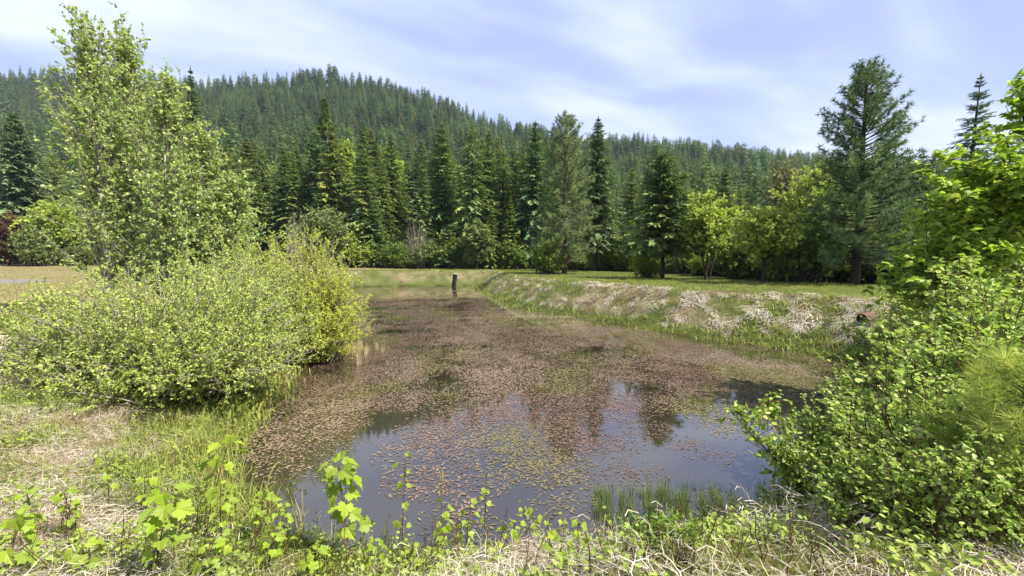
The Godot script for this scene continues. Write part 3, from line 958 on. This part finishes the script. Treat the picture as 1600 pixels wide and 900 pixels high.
# ---------------------------------------------------------------- pond weeds
func make_pond_plants() -> void:
	var clumps := []
	for q in 3:
		var mb := MB.new()
		for k in 150:
			var r := 0.4 * sqrt(rng.randf())
			var a := rng.randf() * TAU
			var p := Vector3(cos(a) * r, rng.randf_range(0.002, 0.007), sin(a) * r)
			var az := rng.randf() * TAU
			var L := rng.randf_range(0.02, 0.068)
			var ax := Vector3(cos(az), rng.randf_range(-0.02, 0.07), sin(az)) * L
			var kk := rng.randf_range(0.35, 1.6)
			mb.kite(p, ax, Vector3(-sin(az), rng.randf_range(-0.1, 0.1), cos(az)) * L * rng.randf_range(0.12, 0.24), Vector3(0, 0.001, 0), Color(kk * rng.randf_range(0.92, 1.08), kk, kk * rng.randf_range(0.9, 1.1)))
		clumps.append(mb.done())
	var xs := [[], [], []]
	var cs := [[], [], []]
	var box := Rect2(shore[0], Vector2.ZERO)
	for p in shore: box = box.expand(p)
	var d := box.position.y
	while d < box.end.y:
		var step := 0.3 + 0.007 * d
		var x := box.position.x
		while x < box.end.x:
			var px := x + rng.randf_range(-0.5, 0.5) * step
			var pd := d + rng.randf_range(-0.5, 0.5) * step
			x += step
			var s := -shore_dist(px, pd)
			if s < 0.25: continue
			var n := noise.get_noise_2d(px * 14, pd * 9 + 500) + 0.45 * noise.get_noise_2d(px * 45, pd * 30)
			var cover := 1.02 + n * 1.7
			if pd < 8.0: cover = 0.66 + n * 1.1
			if px < -5.0 + 0.0 * pd and pd > 9.0 and pd < 20.0: cover -= 0.25
			if s < 1.2: cover -= 0.35
			if pd > 33.0: cover -= 0.75
			if rng.randf() > cover: continue
			var v := rng.randi() % 3
			var sc := (1.0 + 0.012 * d) * rng.randf_range(0.85, 1.15)
			xs[v].append(Transform3D(Basis(Vector3.UP, rng.randf() * TAU).scaled_local(Vector3(sc, 1.0, sc)), Vector3(px, 0.002, -pd)))
			var tone := noise.get_noise_2d(px * 9 + 200, pd * 6)
			var col := Color(0.15, 0.098, 0.08).lerp(Color(0.25, 0.19, 0.14), clampf(tone * 1.5 + 0.5, 0, 1))
			# paler, matted stems off the dam; some still olive
			var pale := smoothstep(14.0, 22.0, pd) * smoothstep(-3.0, 2.0, px) * smoothstep(34.0, 30.0, pd)
			col = col.lerp(Color(0.42, 0.35, 0.23), pale * 0.8)
			if noise.get_noise_2d(px * 12 + 700, pd * 10) > 0.25: col = col.lerp(Color(0.16, 0.16, 0.05), 0.55)
			cs[v].append(col)
		d += step
	for v in 3:
		many("floating_pondweed", clumps[v], M.pad, xs[v], cs[v], "small brown leaves of pondweed floating on the water", "pondweed")
	# dry sedge and reeds standing in the water
	var reed := tuft_mesh(14, 0.42, 0.006, 0.35, 0.1)
	var rx := []
	var rc := []
	for k in 420:
		var px := rng.randf_range(box.position.x, box.end.x)
		var pd := box.position.y + (box.end.y - box.position.y) * pow(rng.randf(), 1.7)
		var s := -shore_dist(px, pd)
		if s < -0.05 or (s > 1.0 and rng.randf() < 0.86): continue
		var dry := rng.randf()
		var sc := rng.randf_range(0.5, 1.1) * (1.0 if s < 1.0 else 0.55)
		rx.append(Transform3D(Basis(Vector3.UP, rng.randf() * TAU).scaled_local(Vector3(sc, sc, sc)), Vector3(px, -0.03, -pd)))
		rc.append(Color(0.36, 0.31, 0.18).lerp(Color(0.12, 0.18, 0.04), dry))
	for k in 34:      # the pale clump of sedge off the willows
		var p := on_level(550 + rng.randfn() * 22, 552 + rng.randfn() * 8, 0.0)
		rx.append(Transform3D(Basis(Vector3.UP, rng.randf() * TAU).scaled_local(Vector3.ONE * rng.randf_range(0.7, 1.1)), p))
		rc.append(Color(0.5, 0.42, 0.27))
	for k in 190:     # green rushes along the near right shore
		var p := on_level(rng.randf_range(930, 1260), rng.randf_range(770, 850), 0.0)
		rx.append(Transform3D(Basis(Vector3.UP, rng.randf() * TAU).scaled_local(Vector3(0.6, rng.randf_range(0.35, 0.85), 0.6)), Vector3(p.x, maxf(-0.04, height(p.x, -p.z)), p.z)))
		rc.append(Color(0.12, 0.18, 0.04).lerp(Color(0.16, 0.22, 0.06), rng.randf()))
	many("shore_rushes", reed, M.grass, rx, rc, "thin rushes and sedge standing in the shallows along the shore", "rushes")

func tuft_mesh(n: int, h: float, w: float, bend: float, foot: float) -> ArrayMesh:
	var mb := MB.new()
	for k in n:
		var a := rng.randf() * TAU
		var out := Vector3(cos(a), 0, sin(a))
		var p := Vector3(rng.randfn() * foot * 0.5, -0.02, rng.randfn() * foot * 0.5)
		var H := h * rng.randf_range(0.55, 1.15)
		var b := bend * rng.randf_range(0.2, 1.2) * H
		var side := Vector3(-out.z, 0, out.x).rotated(Vector3.UP, rng.randf_range(-0.8, 0.8)) * w * rng.randf_range(0.7, 1.3)
		var q := p + Vector3(0, H * 0.55, 0) + out * b * 0.3
		var e := p + Vector3(0, H * (1.0 - 0.25 * bend), 0) + out * b
		var kk := rng.randf_range(0.75, 1.3)
		var col := Color(kk * rng.randf_range(0.9, 1.15), kk, kk * rng.randf_range(0.85, 1.1))
		var i0 := mb.v.size()
		mb.v.append_array(PackedVector3Array([p - side, p + side, q - side * 0.8, q + side * 0.8, e]))
		for z in 5: mb.c.append(col)
		mb.i.append_array(PackedInt32Array([i0, i0 + 1, i0 + 2, i0 + 1, i0 + 3, i0 + 2, i0 + 2, i0 + 3, i0 + 4]))
	return mb.done()
func thatch_mesh(n: int, L: float, w: float, spread: float) -> ArrayMesh:
	# last year's grass lying combed over towards +z
	var mb := MB.new()
	for k in n:
		var a := rng.randfn() * spread
		var f := Vector3(sin(a), 0, cos(a))
		var p := Vector3(rng.randfn() * 0.14, rng.randf_range(-0.01, 0.05), rng.randfn() * 0.14)
		var l := L * rng.randf_range(0.5, 1.2)
		var hgt := rng.randf_range(0.02, 0.075) * L * 2.0
		var q := p + f * l * 0.35 + Vector3(rng.randfn() * 0.012, hgt, rng.randfn() * 0.012)
		var q2 := p + f * l * 0.7 + Vector3(rng.randfn() * 0.025, hgt * rng.randf_range(0.4, 1.1), rng.randfn() * 0.025)
		var e := p + f * l + Vector3(rng.randfn() * 0.05, rng.randf_range(-0.03, 0.04), rng.randfn() * 0.05)
		var side := Vector3(f.z, rng.randf_range(-0.5, 0.5), -f.x) * w * rng.randf_range(0.6, 1.3)
		var kk := rng.randf_range(0.65, 1.3)
		var col := Color(kk, kk * rng.randf_range(0.93, 1.03), kk * rng.randf_range(0.85, 1.08))
		var i0 := mb.v.size()
		mb.v.append_array(PackedVector3Array([p - side, p + side, q - side, q + side, q2 - side * 0.8, q2 + side * 0.8, e]))
		for z in 7: mb.c.append(col)
		mb.i.append_array(PackedInt32Array([i0, i0 + 1, i0 + 2, i0 + 1, i0 + 3, i0 + 2, i0 + 2, i0 + 3, i0 + 4, i0 + 3, i0 + 5, i0 + 4, i0 + 4, i0 + 5, i0 + 6]))
	return mb.done()

func make_ground_cover() -> void:
	var green := [tuft_mesh(20, 0.24, 0.0032, 0.7, 0.16), tuft_mesh(22, 0.17, 0.0036, 0.9, 0.2)]
	var coarse := [tuft_mesh(14, 0.24, 0.011, 0.8, 0.26), tuft_mesh(16, 0.18, 0.012, 1.0, 0.3)]
	var dry := [thatch_mesh(52, 0.24, 0.0015, 0.9), thatch_mesh(46, 0.18, 0.0017, 1.6)]
	var dry_far := [thatch_mesh(30, 0.34, 0.006, 0.8), thatch_mesh(28, 0.28, 0.0065, 1.2)]
	var gx := [[], [], [], []]
	var gc := [[], [], [], []]
	var tx := [[], [], [], []]
	var tc := [[], [], [], []]
	# bands of depth: from, to, spacing
	for band in [[1.0, 7.0, 0.13], [7.0, 15.0, 0.2], [15.0, 30.0, 0.3], [30.0, 60.0, 0.5]]:
		var st: float = band[2]
		var d: float = band[0]
		while d < band[1]:
			var w: float = minf(1.35 * d + 1.5, 60.0)
			var x := -w
			while x < w:
				var px := x + rng.randf_range(-0.6, 0.6) * st
				var pd := d + rng.randf_range(-0.6, 0.6) * st
				x += st
				var s := shore_dist(px, pd)
				if s < -0.15: continue
				if pd > 15.0 and px < -10.0 and rng.randf() < 0.5: continue
				if s > 12.0 and px > 0.0: continue
				var at := ground(px, pd)
				var straw := straw_share(px, pd, s)
				var nearby := 0 if pd < 7.0 else 2
				var v := nearby + rng.randi() % 2
				if rng.randf() < straw:
					# combed downhill
					var gxx := height(px + 0.3, pd) - height(px - 0.3, pd)
					var gdd := height(px, pd + 0.3) - height(px, pd - 0.3)
					var down := Vector3(-gxx, 0, gdd)
					var yaw := atan2(down.x, down.z) + rng.randfn() * (0.5 if pd > 7.0 else 1.2)
					var tilt := atan(down.length() / 0.6)
					var bs := Basis(Vector3.UP, yaw) * Basis(Vector3.RIGHT, tilt * 0.95)
					var sc := rng.randf_range(0.75, 1.25)
					tx[v].append(Transform3D(bs.scaled_local(Vector3.ONE * sc), at + Vector3(0, 0.01, 0)))
					var tint := rng.randf()
					tc[v].append(Color(0.4, 0.35, 0.27).lerp(Color(0.68, 0.645, 0.57), tint) if rng.randf() > 0.22 else Color(0.2, 0.14, 0.09))
					if rng.randf() > 0.5: continue
				var sc := rng.randf_range(0.6, 1.2)
				if s < 0.6: sc *= 1.15
				if pd < 4.2 and s > 0.3 and rng.randf() < 0.45: continue
				if pd < 4.2: sc *= 0.75
				if s < 1.3 and px < -1.5 and pd > 4.6 and pd < 10.0: sc *= 1.35
				if s > 2.7 and pd > 9.0 and px > -4.0: sc *= 0.62      # the mown top of the dam
				if px < -10.0 and pd > 12.0: sc *= 0.7
				gx[v].append(Transform3D(Basis(Vector3.UP, rng.randf() * TAU).scaled_local(Vector3(sc, sc * rng.randf_range(0.8, 1.2), sc)), at))
				var n := noise.get_noise_2d(px * 12, pd * 12 + 80) * 0.5 + 0.5
				var col := Color(0.18, 0.25, 0.05).lerp(Color(0.33, 0.37, 0.09), clampf(n + rng.randf_range(-0.35, 0.35), 0, 1))
				if px < -11.0 and pd > 12.0: col = col.lerp(Color(0.36, 0.33, 0.15), 0.75)
				if rng.randf() < 0.1: col = Color(0.26, 0.19, 0.1)
				gc[v].append(col)
			d += st
	for v in 4:
		var g: ArrayMesh = [green[0], green[1], coarse[0], coarse[1]][v]
		var t: ArrayMesh = [dry[0], dry[1], dry_far[0], dry_far[1]][v]
		many("grass", g, M.grass, gx[v], gc[v], ["fresh green grass on the near bank", "fresh green grass on the near bank", "green grass on the dam, the far banks and the meadow", "green grass on the dam, the far banks and the meadow"][v], "grass")
		many("dry_grass", t, M.dead, tx[v], tc[v], ["matted straw-coloured dead grass on the near bank", "matted straw-coloured dead grass on the near bank", "pale dead grass hanging down the slope of the dam", "pale dead grass hanging down the slope of the dam"][v], "dry grass")

func make_herbs() -> void:
	# a thin carpet of small-leaved herbs coming up through the dead grass
	var mb := MB.new()
	for k in 16:
		var a := rng.randf() * TAU
		var o := Vector3(rng.randfn() * 0.05, rng.randf_range(0.02, 0.16), rng.randfn() * 0.05)
		var lb := leaf_basis(Vector3(cos(a), 0.2, sin(a)), 1.0)
		var l := rng.randf_range(0.018, 0.04)
		var kk := rng.randf_range(0.75, 1.25)
		mb.leaf6(o, lb[0] * l, lb[1] * l * 0.33, lb[2] * l * 0.2, Color(kk, kk, kk))
		mb.tri(o, Vector3(o.x * 0.4 - 0.0012, 0, o.z * 0.4), Vector3(o.x * 0.4 + 0.0012, 0, o.z * 0.4), Color(kk, kk * 0.8, kk))
	var mesh := mb.done()
	var xs := []
	var cs := []
	for k in 4200:
		var d := rng.randf_range(1.4, 7.5)
		var x := rng.randf_range(-1.3, 1.3) * d
		var s := shore_dist(x, d)
		if s < 0.02 or noise.get_noise_2d(x * 40 + 9, d * 40) < -0.03: continue
		xs.append(Transform3D(Basis(Vector3.UP, rng.randf() * TAU).scaled_local(Vector3.ONE * rng.randf_range(0.7, 1.6)), ground(x, d)))
		cs.append(Color(0.2, 0.28, 0.05).lerp(Color(0.3, 0.38, 0.08), rng.randf()))
	many("small_herbs", mesh, M.grass, xs, cs, "small bright leaves of herbs coming up through the dead grass on the near bank", "herbs")

# ---------------------------------------------------------------- foreground plants
func lobed_plant(px: float, py: float, tx: float, ty: float, n: int, size: float, label: String, group := "") -> void:
	var p := hit(px, py)
	p.y = height(p.x, -p.z) if shore_dist(p.x, -p.z) > 0.0 else -0.05
	var top := at_depth(tx, ty, -p.z) - p
	var t := thing("lobed_leaf_plant", p, label, "plant", group)
	var wb := MB.new()
	var bend := Vector3(rng.randf_range(-0.06, 0.06), 0, rng.randf_range(-0.05, 0.05))
	var mid := top * 0.5 + bend
	wb.tube([Vector3(0, -0.06, 0), bez(Vector3.ZERO, mid, top, 0.3), bez(Vector3.ZERO, mid, top, 0.65), top], 0.0065, 0.003, 5)
	n = int(n * 1.35)
	size *= 0.88
	for k in n:
		var f := lerpf(0.25, 1.02, pow((k + rng.randf()) / n, 0.75))
		var o := bez(Vector3.ZERO, mid, top, f)
		var az := k * 2.4 + rng.randf_range(-0.4, 0.4)
		var s := size * rng.randf_range(0.6, 1.15) * (0.75 if f > 0.97 else 1.0)
		var out := Vector3(cos(az), rng.randf_range(0.1, 0.7), sin(az)).normalized()
		var e := o + out * s * rng.randf_range(0.5, 1.0)
		wb.tube([o, e], 0.0022, 0.0016, 3)
		var nrm := (Vector3.UP * 1.1 + Vector3(0, 0, 0.35) + rv() * 0.65).normalized()
		var a := (out - nrm * out.dot(nrm) + Vector3(0, -0.3, 0)).normalized()
		nrm = (nrm - a * nrm.dot(a)).normalized()
		var lf := part("leaf", M.leaf_meshes["palm_lime"], M.shapes_tone[rng.randi() % 5], t)
		lf.transform = Transform3D(Basis(a.cross(nrm) * s * rng.randf_range(0.85, 1.15), nrm * s, -a * s), e)
	part("stem", wb.done(), M.twig, t)

func make_near_plants() -> void:
	lobed_plant(318, 850, 362, 676, 14, 0.149, "tall lobed-leaf plant leaning right, against the edge of the pond", "")
	lobed_plant(548, 880, 528, 722, 26, 0.149, "bushy lime green lobed-leaf plant standing against the open water", "")
	lobed_plant(628, 880, 634, 712, 9, 0.079, "thin upright lobed-leaf plant with few small leaves, against the open water", "")
	lobed_plant(756, 860, 760, 742, 7, 0.061, "thinnest lobed-leaf plant with a tiny tuft at its top", "")
	lobed_plant(238, 905, 262, 770, 16, 0.140, "lobed-leaf plant with large lime leaves low in the dead grass", "")
	lobed_plant(20, 905, 38, 808, 10, 0.140, "large-leaved lime green plant among brown stems", "")
	for q in [[110, 860, 100, 770, 11, 0.096], [60, 840, 40, 760, 8, 0.096], [170, 800, 165, 712, 6, 0.080], [215, 810, 225, 745, 9, 0.088], [400, 850, 410, 765, 10, 0.096], [350, 870, 345, 760, 12, 0.096], [450, 870, 440, 790, 9, 0.080], [130, 905, 128, 850, 8, 0.112], [330, 905, 330, 845, 8, 0.104], [420, 900, 430, 830, 10, 0.088], [690, 890, 700, 800, 9, 0.072], [730, 880, 735, 790, 9, 0.072], [800, 885, 805, 815, 8, 0.072], [840, 880, 832, 800, 8, 0.072], [880, 900, 880, 842, 8, 0.072], [500, 905, 495, 850, 9, 0.096], [585, 905, 590, 845, 8, 0.080], [640, 900, 645, 850, 7, 0.072], [910, 890, 905, 815, 8, 0.064], [770, 900, 772, 848, 7, 0.072]]:
		lobed_plant(q[0], q[1], q[2], q[3], q[4], q[5], "small lime green lobed-leaf seedling rising from the dead grass", "lobed-leaf seedlings on the near bank")
	for k in 32:
		var px := rng.randf_range(0.0, 960.0)
		var py := rng.randf_range(835.0, 910.0)
		lobed_plant(px, py, px + rng.randf_range(-14, 14), py - rng.randf_range(35, 85), 6, rng.randf_range(0.035, 0.07), "small lime green lobed-leaf seedling rising from the dead grass", "lobed-leaf seedlings on the near bank")
	# leafy mound by the rushes, and a withered stump of stalks before it
	var p := hit(1040, 868)
	p.y = height(p.x, -p.z)
	var t := thing("leafy_mound", p, "rounded bright green leafy clump beside the rushes at the shore", "plant")
	grow(t, {"blobs": [[Vector3(0, 0.12, 0), Vector3(0.36, 0.17, 0.26), 1.0]], "limbs": 80, "twigs": 5, "leaves": 8, "leaf": 0.026, "leaf_width": 0.5, "twig": 0.08, "cols": [Color(0.15, 0.25, 0.035), Color(0.2, 0.3, 0.045)], "foot": 0.06, "limb_r": 0.005, "twig_wood": false, "flat": 0.8, "alone": 60, "kind": "oval", "mesh": "_fresh", "upper": true})
	p = hit(1062, 890)
	p.y = height(p.x, -p.z)
	t = thing("withered_stalks", p, "bundle of withered brown stalks before the rounded leafy clump", "plant")
	var wb := MB.new()
	for k in 46:
		var o := Vector3(rng.randfn() * 0.035, -0.03, rng.randfn() * 0.035)
		var e := o + Vector3(rng.randfn() * 0.025, rng.randf_range(0.1, 0.22), rng.randfn() * 0.025)
		wb.tube([o, o.lerp(e, 0.5) + rv() * 0.012, e], 0.004, 0.002, 4)
	part("stalks", wb.done(), M.bark, t)
	# bare brown canes
	var canes := [[40, 905, 62, 800], [90, 905, 20, 825], [170, 900, 235, 780], [660, 905, 664, 830], [757, 905, 762, 828], [818, 905, 826, 840], [430, 880, 425, 770], [470, 890, 462, 800], [985, 905, 992, 850], [1230, 905, 1236, 846], [300, 890, 372, 740], [285, 860, 350, 700]]
	for k in 64:
		var px := rng.randf_range(0.0, 1350.0)
		var py := rng.randf_range(845.0, 908.0)
		canes.append([px, py, px + rng.randfn() * 22.0, py - rng.randf_range(40, 100)])
	for q in canes:
		var c := hit(q[0], q[1])
		c.y = height(c.x, -c.z)
		var top := at_depth(q[2], q[3], -c.z) - c
		var cb := MB.new()
		cb.tube([Vector3(0, -0.05, 0), top * 0.3 + rv() * 0.012, top * 0.65 + rv() * 0.018, top], rng.randf_range(0.0025, 0.0055), 0.0018, 5)
		for k in 2:
			var f := rng.randf_range(0.5, 0.9)
			cb.tube([top * f, top * f + (top.normalized() + rv() * 0.7) * 0.07], 0.003, 0.0015, 4)
		var o := single("bare_cane", cb.done(), M.twig, "bare brown cane sticking up from the dead grass on the near bank", "cane", "bare canes on the near bank")
		o.position = c

# ---------------------------------------------------------------- pipes
func lathe(pts: Array, sides: int) -> MB:
	# pts: (radius, height) pairs up the y axis
	var mb := MB.new()
	for p in pts:
		for e in sides:
			var a := TAU * e / sides
			mb.v.append(Vector3(cos(a) * p[0], p[1], sin(a) * p[0])); mb.c.append(Color.WHITE)
	for q in pts.size() - 1:
		for e in sides:
			var a0 := q * sides + e
			var a1 := q * sides + (e + 1) % sides
			mb.i.append_array(PackedInt32Array([a0, a1, a0 + sides, a1, a1 + sides, a0 + sides]))
	return mb
func make_pipes() -> void:
	var p := on_level(709, 447.5, 0.0)
	var t := thing("standpipe", p, "dark leaning standpipe with a pale cap in the far end of the pond", "pipe")
	t.rotation = Vector3(0, 0, -0.14)
	var pts := []
	for k in 31:
		pts.append([0.22 + (0.015 if k % 2 else 0.0), -0.5 + k * 0.06])
	part("pipe", lathe(pts, 24).done(), M.iron, t)
	var cap := part("cap", lathe([[0.0, 1.38], [0.25, 1.37], [0.27, 1.36], [0.27, 1.31], [0.23, 1.3]], 24).done(), M.cap, t)
	cap.set_meta("label", "pale cap")
	p = hit(1356, 500)
	t = thing("culvert_pipe", p + Vector3(-0.04, 0.09, 0.06), "rusty brown culvert pipe sticking out of the dam slope", "pipe")
	t.transform.basis = Basis(Quaternion(Vector3.UP, Vector3(-0.9, -0.12, 0.36).normalized()))
	pts = []
	for k in 17:
		pts.append([0.15 + (0.01 if k % 2 else 0.0), -0.5 + k * 0.05])
	pts.append([0.155, 0.31])
	pts.append([0.14, 0.31])
	pts.append([0.135, 0.2])
	pts.append([0.135, -0.5])
	part("pipe", lathe(pts, 24).done(), M.rust, t)
